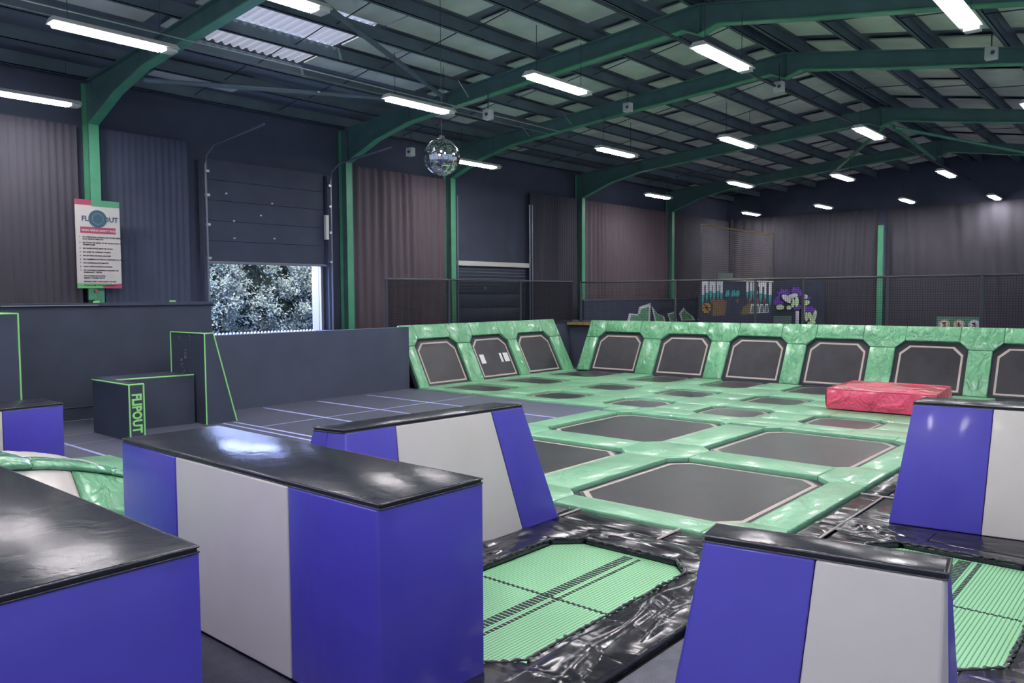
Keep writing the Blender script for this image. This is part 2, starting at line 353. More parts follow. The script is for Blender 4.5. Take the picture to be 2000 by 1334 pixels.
# small boxes hung from the frames
for (x, y, z), lb in (((-13.36,14.6,6.82),'small square white box unit hanging above right of the mirror ball'),((-17.3,15.6,6.52),'small white box unit just left of the mirror ball'),
                      ((-11.9,18.6,7.45),'small white box unit on the third rafter'),((-7.83,18.9,7.35),'small white lamp unit at the third ridge joint'),((-3.35,18.6,7.18),'small white unit on the rafter under the brightest light')):
    e = empty('box_unit', lb, 'speaker', 'small white units on the roof steel', (x, y, z))
    build(MB().box(-.11,.11,-.09,.09,-.12,.12), 'casing', 'white', e, bevel=.015)
    build(MB().tube([(0,0,.12),(0,0,.55)], .012, 6), 'hanger', 'darkmetal', e)
    build(MB().tube([(0.04,-.09,.0),(0.04,-.13,-.02)], .035, 10), 'lens', 'darkmetal', e)

# ------------------------------------------------------------------ mirror ball
mbl = empty('mirror_ball', 'mirror ball of small square mirror tiles hanging in the hall', 'mirror ball', loc=(-9.13, 8.89, 4.58))
R0 = .29
core = MB(); seg = 32; rings = 20
ring = [[(R0*.985*math.sin(math.pi*i/rings)*math.cos(2*math.pi*k/seg), R0*.985*math.sin(math.pi*i/rings)*math.sin(2*math.pi*k/seg), R0*.985*math.cos(math.pi*i/rings)) for k in range(seg)] for i in range(rings+1)]
vs = [v for r_ in ring for v in r_]
core.add(vs, [(i*seg+k,(i+1)*seg+k,(i+1)*seg+(k+1)%seg,i*seg+(k+1)%seg) for i in range(rings) for k in range(seg)])
build(core, 'ball_core', 'darkmetal', mbl, recalc=False, smooth=True)
tiles = MB(); NR = 34
for i in range(NR):
    a0, a1 = math.pi*(i+.06)/NR, math.pi*(i+.94)/NR
    n = max(4, int(2*math.pi*math.sin((a0+a1)/2)*R0/(math.pi*R0/NR)))
    for k in range(n):
        b0, b1 = 2*math.pi*(k+.06)/n, 2*math.pi*(k+.94)/n
        j = Vector((random.gauss(0,1),random.gauss(0,1),random.gauss(0,1)))*.0006
        q = []
        for a, b in ((a0,b0),(a1,b0),(a1,b1),(a0,b1)):
            q.append(Vector((R0*math.sin(a)*math.cos(b), R0*math.sin(a)*math.sin(b), R0*math.cos(a)))+j*random.uniform(-1.5,1.5))
        tiles.add(q, [(0,1,2,3)])
t_ = build(tiles, 'mirror_tiles', 'mirror', mbl, recalc=False); t_['kind'] = 'stuff'
build(MB().tube([(0,0,.27),(0,0,.33)], .045, 12), 'ball_motor', 'darkmetal', mbl)
build(MB().tube([(0,0,.33),(0,0,3.4)], .004, 5), 'hanging_wire', 'darkmetal', mbl)

# ------------------------------------------------------------------ pads on a grid of holes
def node_poly(xa, xb, ya, yb, c, b):
    X0, X1, Y0, Y1 = b
    P = []
    lft, rgt, bot, top = xa-c >= X0-1e-6, xb+c <= X1+1e-6, ya-c >= Y0-1e-6, yb+c <= Y1+1e-6
    P += [(xa, ya-c), (xb, ya-c)] if bot else [(xa-(c if lft else 0), ya), (xb+(c if rgt else 0), ya)]
    if rgt: P += [(xb+c, ya), (xb+c, yb)] if bot or top else [(xb+c, ya), (xb+c, yb)]
    else: P += [(xb, ya), (xb, yb)]
    P += [(xb, yb+c), (xa, yb+c)] if top else [(xb+(c if rgt else 0), yb), (xa-(c if lft else 0), yb)]
    if lft: P += [(xa-c, yb), (xa-c, ya)]
    else: P += [(xa, yb), (xa, ya)]
    out = []
    for p in P:
        if not out or (abs(p[0]-out[-1][0])+abs(p[1]-out[-1][1])) > 1e-5: out.append(p)
    if abs(out[0][0]-out[-1][0])+abs(out[0][1]-out[-1][1]) < 1e-5: out.pop()
    return out
def shrink(poly, g):
    cx = sum(p[0] for p in poly)/len(poly); cy = sum(p[1] for p in poly)/len(poly)
    return [(x-g*(1 if x > cx+.01 else -1 if x < cx-.01 else 0), y-g*(1 if y > cy+.01 else -1 if y < cy-.01 else 0)) for x, y in poly]
def pads(parent, xs, ys, bounds, z0, z1, c, m, Mx=None, name='pad', skip=None, bev=.014, gap=.004, open_bottom=False):
    X0, X1, Y0, Y1 = bounds
    ex = [X0]+[v for h in xs for v in h]+[X1]; ey = [Y0]+[v for h in ys for v in h]+[Y1]
    sx = [(ex[2*i], ex[2*i+1]) for i in range(len(xs)+1)]; sy = [(ey[2*i], ey[2*i+1]) for i in range(len(ys)+1)]
    out = []
    def emit(poly, dz):
        poly = shrink(poly, gap)
        mb = MB().prism(poly, z0, z1+dz)
        o = build(mb, name, m, parent, bevel=bev)
        if Mx: o.data.transform(Mx)
        out.append(o)
    for i, (xa, xb) in enumerate(sx):
        for j, (ya, yb) in enumerate(sy):
            if xb-xa < .02 or yb-ya < .02: continue
            if skip and skip('n', i, j): continue
            emit(node_poly(xa, xb, ya, yb, c, bounds), random.uniform(0, .006))
    for i, (xa, xb) in enumerate(sx):
        if xb-xa < .02: continue
        for j, (ya, yb) in enumerate(ys):
            if skip and skip('v', i, j): continue
            y0_ = ya+(c if (sy[j][1]-sy[j][0]) > .02 else 0)
            emit([(xa, y0_), (xb, y0_), (xb, yb-c), (xa, yb-c)], random.uniform(0, .006))
    for i, (xa, xb) in enumerate(xs):
        for j, (ya, yb) in enumerate(sy):
            if yb-ya < .02: continue
            if skip and skip('h', i, j): continue
            emit([(xa+c, ya), (xb-c, ya), (xb-c, yb), (xa+c, yb)], random.uniform(0, .006))
    return out
def octo(x0, x1, y0, y1, c, cb=None):
    cb = c if cb is None else cb
    P = [(x0+cb,y0),(x1-cb,y0),(x1,y0+cb),(x1,y1-c),(x1-c,y1),(x0+c,y1),(x0,y1-c),(x0,y0+cb)]
    return P if cb > 0 else [(x0,y0),(x1,y0),(x1,y1-c),(x1-c,y1),(x0+c,y1),(x0,y1-c)]
def trampoline(x0, x1, y0, y1, label, group, Mx=None, c=.2, cb=None, z=0.0, lw=.045, ins=.1, name='trampoline'):
    cx, cy = (x0+x1)/2, (y0+y1)/2
    t = empty(name, label, 'trampoline', group)
    o1 = build(MB().prism(octo(x0-.03,x1+.03,y0-.03,y1+.03,c,cb), z-.03, z-.012), 'spring_cover', 'spring', t)
    a = ins
    o2 = build(MB().prism(octo(x0+a*.6,x1-a*.6,y0+a*.6,y1-a*.6,c,cb), z-.011, z), 'bed', 'bed', t)
    A = octo(x0+a,x1-a,y0+a,y1-a,c*.95,cb); B = octo(x0+a+lw,x1-a-lw,y0+a+lw,y1-a-lw,c*.95*.95,cb)
    n = len(A); r = MB().add([(*p,z+.003) for p in A]+[(*p,z+.003) for p in B], [(i,(i+1)%n,(i+1)%n+n,i+n) for i in range(n)])
    o3 = build(r, 'border_tape', 'bedline', t, recalc=False)
    if Mx:
        for o in (o1, o2, o3): o.data.transform(Mx)
    return t

court = empty('court_padding', 'green vinyl pads laid between all the black trampolines of the court', 'padding')
cX = [(-14.95,-13.15),(-12.15,-10.8),(-9.95,-8.6),(-7.75,-6.4),(-5.6,-4.25),(-3.4,-2.05),(-1.2,.15)]
cY = [(14.35,15.65),(16.5,17.85),(18.75,20.62)]
pads(court, cX, cY, (-15.25,1.1,13.9,20.62), -.03, .038, .2, 'green', bev=.012)
bX = [(-8.8,-6.45),(-5.74,-3.45)]; bY = [(7.5,10.25),(10.93,13.6)]
pads(court, bX, bY, (-9.3,-3.02,7.08,13.89), -.03, .05, .22, 'green', skip=lambda k,i,j: (k in 'nh' and j == 2))
# far strip of the large area, up to the small grid
for a, b in ((-9.3,-8.6),(-8.59,-6.66),(-6.65,-5.54),(-5.53,-3.66),(-3.65,-3.02)):
    build(MB().prism(shrink([(a,13.6),(b,13.6),(b,13.89),(a,13.89)],.003), -.03, .05), 'pad', 'green', court, bevel=.012)
for sx_, sgn in ((-8.8,1),(-6.45,-1),(-5.74,1),(-3.45,-1)):
    build(MB().prism([(sx_,13.38),(sx_+.22*sgn,13.6),(sx_,13.6)], -.03, .05), 'pad', 'green', court)
names_row = ['nearest small row', 'middle small row', 'row touching the rear bank']
cname = ['beside the left bank','second from the left bank','third from the left bank','fourth from the left bank','in line with the red crash mat','right of the red crash mat','at the far right']
for j, (ya, yb) in enumerate(cY):
    for i, (xa, xb) in enumerate(cX):
        if xa > -2: continue
        trampoline(xa, xb, ya, yb if j < 2 else 20.55, 'small floor trampoline %s, %s' % (cname[i], names_row[j]), 'small floor trampolines', c=.2, cb=None if j < 2 else .2)
big = {(0,0):'large black floor trampoline half hidden behind the grey and blue vault',(1,0):'largest black floor trampoline at the front of the green court',
       (0,1):'large black floor trampoline behind the half hidden one, left side',(1,1):'large black floor trampoline behind the front one, before the red mat'}
for (i, j), lb in big.items():
    trampoline(bX[i][0], bX[i][1], bY[j][0], bY[j][1], lb, 'large floor trampolines', c=.24, lw=.055, ins=.1)

# sloping banks
T = .53; nrm = 1/math.sqrt(1+T*T)
def bank_mx(kind):
    if kind == 'rear':   # u=x, v up the slope, w out of it
        return Matrix(((1,0,0,0),(0,T*nrm,-1*nrm,20.6),(0,nrm,T*nrm,0),(0,0,0,1)))
    # left bank: u = y, v up the slope toward -x, w toward +x
    return Matrix(((0,-T*nrm,nrm,-15.2),(1,0,0,0),(0,nrm,T*nrm,0),(0,0,0,1)))
rb = empty('rear_bank', 'long green padded bank of sloping trampolines along the far end', 'padding')
rX = [(-14.6,-12.9),(-12.3,-10.65),(-10.08,-8.43),(-7.9,-6.3),(-5.7,-4.1),(-3.6,-2.0),(-1.5,.1)]
V1, VT = 1.36, 1.76
pads(rb, rX, [(0,V1)], (-15.05,.9,0,VT), -.02, .07, .2, 'greenwall', bank_mx('rear'))
build(MB().box(-15.05,.9,0,VT,-.12,-.035).xf(bank_mx('rear')), 'backing_board', 'deckbase', rb)
ordn = ['first','second','third','fourth','fifth','sixth']
for i, (a, b) in enumerate(rX[:6]):
    trampoline(a, b, .0, V1, 'sloping trampoline in the rear bank, %s from the corner' % ordn[i], 'sloping trampolines', bank_mx('rear'), c=.22, cb=0, name='sloping_trampoline')
lb_ = empty('left_bank', 'short green padded bank of three sloping trampolines beside the gym floor', 'padding')
lY = [(14.22,15.82),(16.33,17.95),(18.35,20.0)]
pads(lb_, lY, [(0,V1+.03)], (13.9,20.55,0,VT+.05), -.02, .07, .2, 'greenwall', bank_mx('left'))
build(MB().box(13.9,20.55,0,VT+.05,-.12,-.035).xf(bank_mx('left')), 'backing_board', 'deckbase', lb_)
for i, (a, b) in enumerate(lY):
    trampoline(a, b, .0, V1+.03, 'sloping trampoline in the left bank, %s' % ('nearest the gym floor','the middle one with pale patches','nearest the corner')[i], 'sloping trampolines', bank_mx('left'), c=.22, cb=0, name='sloping_trampoline')
for u0, u1 in ((.15,.33),(.99,1.08),(1.15,1.36)):
    mm = bank_mx('left')
    build(MB().box(16.4+u0,16.4+u1,.52,.80,.006,.010).xf(mm), 'pale_patch', 'whitep', lb_)

# ------------------------------------------------------------------ raised walkway behind the banks and its net fence
wk = build(MB().box(-19.58,-16.25,13.88,25.6,-.06,1.42).box(-15.66,-15.5,8.0,13.84,-.06,1.60).box(-16.25,-15.66,13.72,13.84,-.06,1.5).box(-16.25,1.0,21.75,23.4,-.06,1.40), 'walkway', 'wall')
tag(wk, 'dark raised walkway platform along the left wall and behind the banks', 'platform', kind='structure')
build(MB().box(-16.2,-.5,21.58,21.74,1.4,1.49), 'yellow_edge', 'yellow', wk)
def fence(pts_x0, x1, y, z0, z1, along, label, posts, cell=.06, rr=.003):
    f = empty('net_fence', label, 'fence')
    def P(u, z): return (u, y, z) if along == 'x' else (y, u, z)
    m = MB(); r = rr
    u = pts_x0
    while u < x1:
        a = P(u-r, z0); b = P(u+r, z1); m.add([P(u-r,z0),P(u+r,z0),P(u+r,z1),P(u-r,z1)], [(0,1,2,3)]); u += cell
    z = z0
    while z < z1:
        m.add([P(pts_x0,z-r),P(x1,z-r),P(x1,z+r),P(pts_x0,z+r)], [(0,1,2,3)]); z += cell
    n_ = build(m, 'netting', 'net', f, recalc=False); n_['kind'] = 'stuff'
    build(MB().tube([P(pts_x0,z1),P(x1,z1)], .028, 8), 'top_rail', 'darkmetal', f)
    for p in posts: build(MB().tube([P(p,z0-.02),P(p,z1+.02)], .04, 8), 'post', 'darkmetal', f)
    return f
fence(-16.2, .9, 22.3, 1.41, 2.83, 'x', 'long black net fence standing behind the rear bank', [-16.15,-12.5,-9.87,-8.47,-6.25,-4.08,-1.5])
fence(13.9, 22.3, -16.5, 1.43, 2.86, 'y', 'short black net fence behind the left bank', [13.95,16.3,19.5], cell=.03, rr=.0055)

# three round warning signs on a green mesh board
sg = empty('sign_board', 'green mesh board with three round warning signs behind the fence', 'sign', loc=(-4.58,22.42,1.40))
build(MB().box(-.51,.51,0,.02,0,.40), 'board', 'greenp', sg)
g = MB()
for k in range(21): g.box(-.5+k*.05-.003,-.5+k*.05+.003,-.006,0,0,.4)
for k in range(9): g.box(-.5,.5,-.006,0,k*.05-.003,k*.05+.003)
q_ = build(g, 'mesh_grid', 'bteal', sg, recalc=False); q_['kind'] = 'stuff'
for k, dx in enumerate((-.33,0,.34)):
    d = build(MB().tube([(dx,-.02,.20),(dx,-.008,.20)], .13, 24), 'round_sign', 'whitep', sg)
    build(MB().tube([(dx,-.03,.245),(dx,-.021,.245)], .022, 10), 'pictogram', 'ink', d)
    man = MB()
    for a, b in (((0,.14),(0,.09)),((0,.13),(-.05,.16 if k != 1 else .10)),((0,.13),(.05,.17 if k == 0 else .12)),((0,.09),(-.04,.045)),((0,.09),(.045,.055))):
        man.tube([(dx+a[0],-.024,a[1]+.085),(dx+b[0],-.024,b[1]+.085)], .012, 5)
    build(man, 'pictogram', 'ink', d)
    if k < 2:
        rg = MB()
        rg.tube([(dx+.11*math.cos(t*math.pi/12),-.022,.20+.12*math.sin(t*math.pi/12)) for t in range(25)], .011, 5)
        rg.tube([(dx-.08,-.023,.28),(dx+.08,-.023,.12)], .01, 5)
        build(rg, 'red_ring', 'orange', d)

# ------------------------------------------------------------------ left wall: doors, curtains, banner
def curtain(axis, u0, u1, fixed, z0, z1, label, fold=.16, amp=.05, seed=0, m='curtain', drape=0):
    mb = MB(); n = int((u1-u0)/.04)+1; rows = 10
    for r in range(rows+1):
        z = z0+(z1-z0)*r/rows
        for k in range(n+1):
            u = u0+(u1-u0)*k/n
            ph = u/fold*2*math.pi+3*noise.noise(Vector((u*.7, seed, 0)))+drape*(z1-z)*1.2
            a = amp*(.35+.9*abs(noise.noise(Vector((u*.9, seed+5, z*.15)))))
            d = a*math.sin(ph)+.05*noise.noise(Vector((u*.6, z*.5, seed)))
            mb.v.append((u, fixed-.1-d, z) if axis == 'x' else (fixed+.1+d, u, z))
    for r in range(rows):
        for k in range(n): i = r*(n+1)+k; mb.f.append((i, i+1, i+n+2, i+n+1))
    o = build(mb, 'curtain', m, recalc=False, smooth=False)
    for p in o.data.polygons: p.use_smooth = True
    return tag(o, label, 'curtain', 'dark curtains hung on the walls')
curtain('y', 2.2, 7.4, -19.5, .0, 6.3, 'dark curtain left of the rules banner', seed=1, amp=.03)
curtain('y', 7.9, 10.0, -19.5, .0, 6.3, 'black curtain between the rules banner and the open door', seed=2, amp=.02, m='wall')
curtain('y', 15.1, 18.95, -19.45, 1.42, 6.3, 'folded brown-black curtain between the two green columns', seed=3, amp=.10, fold=.33, m='curtain_lit')
curtain('y', 23.5, 26.5, -19.45, .0, 6.3, 'dim curtain right of the closed roller door', seed=4)
curtain('y', 26.95, 33.8, -19.45, .0, 6.3, 'curtain catching a pinkish glow right of the third column', seed=5, amp=.09, fold=.3, m='curtain_lit')
curtain('y', 34.2, 40.3, -19.45, .0, 6.3, 'curtain behind the mural cage', seed=6)
curtain('x', -19.3, -11.8, 40.45, .0, 6.4, 'rear curtain left of the lone green rear column', seed=7, amp=.06, fold=.5, drape=.5)
curtain('x', -11.4, 3.5, 40.45, .0, 6.4, 'rear curtain right of the lone green rear column', seed=8, amp=.06, fold=.6, drape=-.7)
tag(build(MB().box(-11.68,-11.44,39.98,40.12,-.06,5.6), 'wall_post', 'steel'), 'single green steel post in front of the rear curtain', 'post')

d1 = empty('door_1', kind='structure')
pn = MB()
for k in range(5):
    z0 = 3.34+k*.52; build(MB().box(-19.42,-19.36,10.45,14.05,z0+.005,z0+.515), 'door_panel', 'blackbox', d1)
build(MB().box(-19.43,-19.33,10.42,14.08,3.27,3.335), 'bottom_rail', 'trackm', d1)
build(MB().box(-19.30,-19.27,10.42,14.08,3.28,3.305), 'rubber_seal', 'reveal', d1)
for y in (10.38, 14.22):
    build(MB().tube([(-19.22,y,-.05),(-19.22,y,5.75),(-19.15,y,6.0),(-18.78,y,6.2),(-16.5,y,6.38)], .028, 6), 'track', 'trackm', d1)
    build(MB().box(-19.5,-19.3,y-.06,y+.03,-.06,5.9), 'door_frame', 'wall', d1)
for z in (3.4,4.25,5.0,5.6):
    for y in (10.42,14.17): build(MB().box(-19.3,-19.18,y-.04,y+.04,z-.03,z+.03), 'bracket', 'metal', d1)
build(MB().box(-19.3,-19.2,14.02,14.12,4.05,4.75), 'track_guard', 'white', d1)
for y, z in ((11.0,5.1),(12.35,4.95),(12.0,4.6),(11.2,4.4),(12.4,4.0),(11.2,3.95)):
    build(MB().box(-19.355,-19.335,y-.03,y+.03,z-.02,z+.02), 'door_fitting', 'metal', d1)
build(MB().box(-19.95,-19.6,14.02,14.1,-.2,3.3), 'reveal_panel', 'reveal', d1)
build(MB().box(-19.62,-19.5,14.02,14.1,-.2,3.3), 'reveal_edge', 'reveal', d1)
d2 = empty('door_2', kind='structure')
for k in range(7): build(MB().box(-19.45,-19.38,19.5,23.2,k*.49+.005,k*.49+.485), 'door_panel', 'blackbox', d2, bevel=.01, seg=1)
for k in range(8): build(MB().box(-19.375,-19.36,19.5,23.2,2.55+k*.11,2.57+k*.11), 'rib', 'trackm', d2)
build(MB().box(-19.5,-19.25,19.42,23.3,3.44,3.6), 'lintel_box', 'white', d2)
for y in (19.44,23.3,23.45): build(MB().tube([(-19.24,y,1.42),(-19.24,y,5.8)], .03, 6), 'track', 'trackm', d2)
build(MB().box(-19.36,-19.34,20.9,20.97,2.62,2.7), 'door_fitting', 'metal', d2)

# banner with the rules
bn = empty('rules_banner', 'cream banner of printed safety rules hanging on the green column', 'banner', loc=(-19.06,7.17,2.62))
bw, bh = .97, 1.99
build(MB().box(-.01,0,0,bw,0,bh), 'banner_cloth', 'paper', bn)
def bx_(name, m, y0, y1, z0, z1, z2=None, z3=None, h=.004):
    build(MB().hexa([(0,y0,z0),(h,y0,z0),(h,y1,z0 if z3 is None else z3),(0,y1,z0 if z3 is None else z3)], [(0,y0,z1),(h,y0,z1),(h,y1,z1 if z2 is None else z2),(0,y1,z1 if z2 is None else z2)]), name, m, bn)
bx_('top_band','bred',0,.62,1.87,1.99,h=.003); bx_('top_band','steel',.35,bw,1.85,1.99,h=.004)
bx_('bottom_band','bgreen',0,.75,0,.11,h=.003); bx_('bottom_band','bred',.55,bw,0,.07,z2=.11,h=.004)
build(MB().tube([(.002,.48,1.57),(.008,.48,1.57)], .20, 28), 'round_emblem', 'bteal', bn)
build(MB().tube([(.009,.48,1.57),(.011,.48,1.57)], .13, 24), 'emblem_ring', 'silverp', bn)
build(MB().tube([(.0115,.48,1.57),(.013,.48,1.57)], .11, 24), 'emblem_ring', 'bteal', bn)
bx_('red_panel','bred',.1,.87,1.24,1.38,z2=1.38,h=.004)
RZ = Matrix(((0,0,1,0),(1,0,0,0),(0,1,0,0),(0,0,0,1)))   # text x -> +Y, y -> +Z, faces +X
def bt(s, y, z, size, m, shear=0): text(s, size, m, bn, Matrix.Translation((.006,y,z)) @ RZ, ext=.001, shear=shear).data.offset = size*.035
bt('FLIP', .13, 1.515, .155, 'bteal'); bt('OUT', .60, 1.515, .155, 'bteal'); bt('FLIP OUT', .30, 1.55, .085, 'silverp')
bt('MAIN ARENA SAFETY RULES', .125, 1.285, .062, 'paper')
lines = ['NO WRESTLING, PUSHING OR OTHER UNSAFE|ACTS WHILST HERE ETC','NO FOOD OR DRINK TO BE TAKEN ONTO THE|TRAMPOLINES','NO SHOES SOCKS MUST BE WORN','NO GUM OR CHEWING SWEETS',
         'NO SITTING ON PADS AROUND','NO CLIMBING ON WALLS, CUSHIONS OR PADDING','NO LOITERING IN FOAM PITS','ONLY TWO FOOTED BOUNCING','NO DANGEROUS JUMPING LANDING OR|SOMERSAULT TRICKS','NO DOUBLE BOUNCING|RESPECT OTHERS SPACE','BOUNCE ONLY WITH RIGHT OF WAY','ALWAYS JUMP WITHIN YOUR ABILITY']
z = 1.14
for k, t in enumerate(lines):
    bt(str(k+1) if k < 9 else '-', .07, z, .04, 'ink')
    for q in t.split('|'): bt(q, .14, z, .041, 'ink'); z -= .046
    z -= .036
e = empty('wall_bell', 'green bracket with a red knob below the rules banner', 'bracket', loc=(-19.1,7.52,2.36))
build(MB().box(-.06,0,-.1,.08,0,.26), 'bracket_plate', 'steel', e); build(MB().tube([(.0,.05,.2),(.06,.05,.2)], .04, 12), 'red_knob', 'redp', e)
build(MB().box(0,.02,-.02,.12,-.08,-.03), 'lime_tag', 'neon', e)
tag(build(MB().box(-19.2,-19.18,9.33,9.48,2.28,2.33), 'wall_tag', 'neon'), 'small lime tag on the dark wall left of the open door', 'tag')

# ------------------------------------------------------------------ dark wall and black boxes with lime edges in the left corner
gw = build(MB().box(-17.2,-16.62,-1,9.02,-.06,2.24).box(-17.2,-15.52,9.02-.35,9.02,-.06,1.42), 'gym_wall', 'blackbox'); tag(gw, 'dark padded wall around the left gym corner', 'wall', kind='structure')
build(MB().box(-17.25,-16.56,-1,9.04,2.24,2.30), 'coping_board', 'blackbox', gw)
build(MB().box(-16.556,-16.55,4.9,6.6,2.25,2.262), 'scuffed_strip', 'metal', gw)
build(MB().box(-16.614,-16.60,3.0,6.5,.26,.272), 'skirting_line', 'metal', gw)
build(MB().box(-16.614,-16.60,3.0,6.5,-.0,.012), 'skirting_line', 'metal', gw)
def edge(m, a, b, w=.014):
    a, b = Vector(a), Vector(b); m.tube([a, b], w, 4)
def neonbox(name, label, bot, top, edges, cat='box'):
    e = empty(name, label, cat)
    build(MB().hexa(bot, top), 'box_body', 'blackbox', e)
    P = list(bot)+list(top)
    for a, b in edges:
        m = MB(); edge(m, P[a], P[b]); build(m, 'lime_edge_strip', 'neon', e)
    return e
X0, X1, Y0 = -15.43, -14.1, 7.5
neonbox('tall_black_box', 'tall black box with lime edges beside the blue-lined gym floor',
        [(X0,Y0,0),(X1,Y0,0),(X1,8.12,0),(X0,8.12,0)], [(X0,Y0,1.72),(X1,Y0,1.72),(X1,7.68,1.72),(X0,7.68,1.72)], [(4,5),(5,6),(1,5),(2,6),(0,4)])
tb = bpy.data.objects['tall_black_box']; scr = MB(); rs = random.Random(3)
for cx_, cz_, n_ in ((-14.85,1.32,7),(-15.02,1.12,6),(-14.95,.88,9),(-14.62,1.60,2),(-15.1,1.62,2)):
    for k in range(n_):
        a = cx_+rs.uniform(-.05,.05); b = cz_+rs.uniform(-.09,.09); w_ = rs.uniform(.006,.02); h_ = rs.uniform(.004,.02)
        scr.box(a-w_, a+w_, Y0-.003, Y0, b-h_, b+h_)
q_ = build(scr, 'scuff_marks', 'netpale', tb, recalc=False); q_['kind'] = 'stuff'
q = neonbox('letter_box', 'low black box end with vertical lime lettering', [(-14.9,5.79,0),(-13.42,5.79,0),(-13.42,6.03,0),(-14.9,6.03,0)],
        [(-14.9,5.79,.95),(-13.42,5.79,.95),(-13.42,6.03,.95),(-14.9,6.03,.95)], [(4,5),(5,6),(1,5),(2,6)])
neonbox('step_box', 'low black step behind the lettered box, lime line along its top', [(-15.5,6.05,0),(-14.62,6.05,0),(-14.45,7.45,0),(-15.5,7.45,0)],
        [(-15.5,6.05,.93),(-14.62,6.05,.93),(-14.45,7.45,.93),(-15.5,7.45,.93)], [(5,6)])
# vertical lettering, read from top to bottom
TX = Matrix(((0,0,1,0),(0,1,0,0),(-1,0,0,0),(0,0,0,1)))
tt = text('FLIPOUT', .215, 'neon', q, Matrix.Translation((-13.412,5.835,.80)) @ TX @ Matrix.Diagonal((.80,1,1,1)), ext=.002); tt.data.offset = .009
neonbox('tall_black_box', 'tall black box with lime edges at the left edge', [(-16.6,3.4,0),(-15.2,3.4,0),(-15.2,4.75,0),(-16.6,4.75,0)],
        [(-16.6,3.4,2.14),(-15.2,3.4,2.14),(-15.2,4.75,2.14),(-16.6,4.75,2.14)], [(5,6),(2,6),(6,7)])

# ------------------------------------------------------------------ blue and grey padded blocks
def lerp(a, b, t): return tuple(a[i]+(b[i]-a[i])*t for i in range(len(a)))
def block(label, bot, top, faces, cap=.035, over=0):
    """bot/top: 4 corners counter-clockwise; faces: {side: [(t0,t1,colour)..]} side i runs from corner i to i+1"""
    e = empty('padded_block', label, 'padded block')
    cc_ = Vector(lerp(lerp(top[0], top[2], .5), lerp(bot[0], bot[2], .5), .5))
    ins = lambda p, k=.86: (cc_.x+(p[0]-cc_.x)*k, cc_.y+(p[1]-cc_.y)*k, p[2])
    kk = lambda p: (lambda d: (1-.035/max(d,.05)))(math.hypot(p[0]-cc_.x, p[1]-cc_.y))
    build(MB().hexa([ins(p, kk(p)) for p in bot], [ins(p, max(.2,kk(p))) for p in top]), 'foam_core', 'deckbase', e)
    cen = Vector(lerp(lerp(top[0], top[2], .5), lerp(bot[0], bot[2], .5), .5))
    for sd in range(4):
        a, b = bot[sd], bot[(sd+1) % 4]; ta, tb = top[sd], top[(sd+1) % 4]
        n = (Vector(b)-Vector(a)).cross(Vector(ta)-Vector(a)).normalized()
        if n.dot(Vector(a)-cen) < 0: n = -n
        for t0, t1, col in faces.get(sd, [(0,1,'blue')]):
            g = .0015
            eb = (Vector(b)-Vector(a)).normalized()*.017
            p = [Vector(lerp(a,b,t0+g))-(eb if t0 == 0 else eb*0), Vector(lerp(a,b,t1-g))+(eb if t1 == 1 else eb*0), Vector(lerp(ta,tb,t1-g))+(eb if t1 == 1 else eb*0), Vector(lerp(ta,tb,t0+g))-(eb if t0 == 0 else eb*0)]
            build(MB().hexa([v+n*.001 for v in p], [v+n*.02 for v in p]), {'blue':'blue_panel','grey':'grey_panel'}[col], col, e, bevel=.010, seg=3)
    t = [Vector(p) for p in top]; c = sum(t, Vector())/4
    o = [p+(p-c).normalized()*(.022+over)*1.05 for p in t]
    hi = [p+Vector((0,0,cap)) for p in o]
    bb = [(p.x,p.y,p.z) for p in o]; hh = [(p.x,p.y,p.z) for p in hi]
    cu = MB().hexa(bb, hh); cush = build(cu, 'top_cushion', 'top', e, bevel=.012, seg=3)
    for zz in (.004, cap-.006):
        pts = [p+Vector((0,0,zz))+(p-c).normalized()*.004 for p in o]; pts.append(pts[0]); m = MB()
        for a, b in zip(pts, pts[1:]): m.tube([a, b], .005, 6)
        build(m, 'piping', 'piping', cush)
    return e
def rect(x0, x1, y0, y1, z): return [(x0,y0,z),(x1,y0,z),(x1,y1,z),(x0,y1,z)]
ZT = 1.245
block('long blue and grey block with wide black top standing mid-left', rect(-6.46,-3.34,2.74,3.54,.042), rect(-6.46,-3.34,2.74,3.54,ZT),
      {0:[(0,.28,'blue'),(.28,.735,'grey'),(.735,1,'blue')],1:[(0,1,'blue')]})
block('blue block with glossy black top filling the lower left corner', rect(-6.6,-3.42,.5,1.74,0), rect(-6.6,-3.42,.5,1.74,ZT), {1:[(0,1,'blue')]})
block('blue and grey vault with slanted end before the green court', [(-6.0,3.85,.042),(-5.12,3.85,.042),(-5.10,6.60,.042),(-6.0,6.55,.042)], [(-5.76,4.06,ZT),(-5.42,4.12,ZT),(-5.27,6.22,ZT),(-5.60,6.14,ZT)],
      {0:[(0,.45,'blue'),(.45,1,'blue')],1:[(0,.24,'blue'),(.24,.795,'grey'),(.795,1,'blue')]})
def rotrect(cs): return cs
block('tapered blue and grey vault in the lower right, narrow black top', [(-1.84,3.10,0),(-.72,3.24,0),(-.75,3.98,0),(-1.87,3.84,0)], [(-1.70,3.36,ZT),(-.76,3.51,ZT),(-.79,3.72,ZT),(-1.74,3.57,ZT)],
      {0:[(0,.5,'blue'),(.5,1,'grey')],1:[(0,.5,'grey'),(.5,1,'blue')]})
block('tapered blue and grey vault cut by the right edge', [(-2.34,8.64,.042),(-.6,8.9,.042),(-.6,9.7,.042),(-2.34,9.5,.042)], [(-2.20,8.92,ZT),(-.7,9.14,ZT),(-.7,9.62,ZT),(-2.20,9.40,ZT)],
      {0:[(0,.455,'blue'),(.455,1,'grey')]})
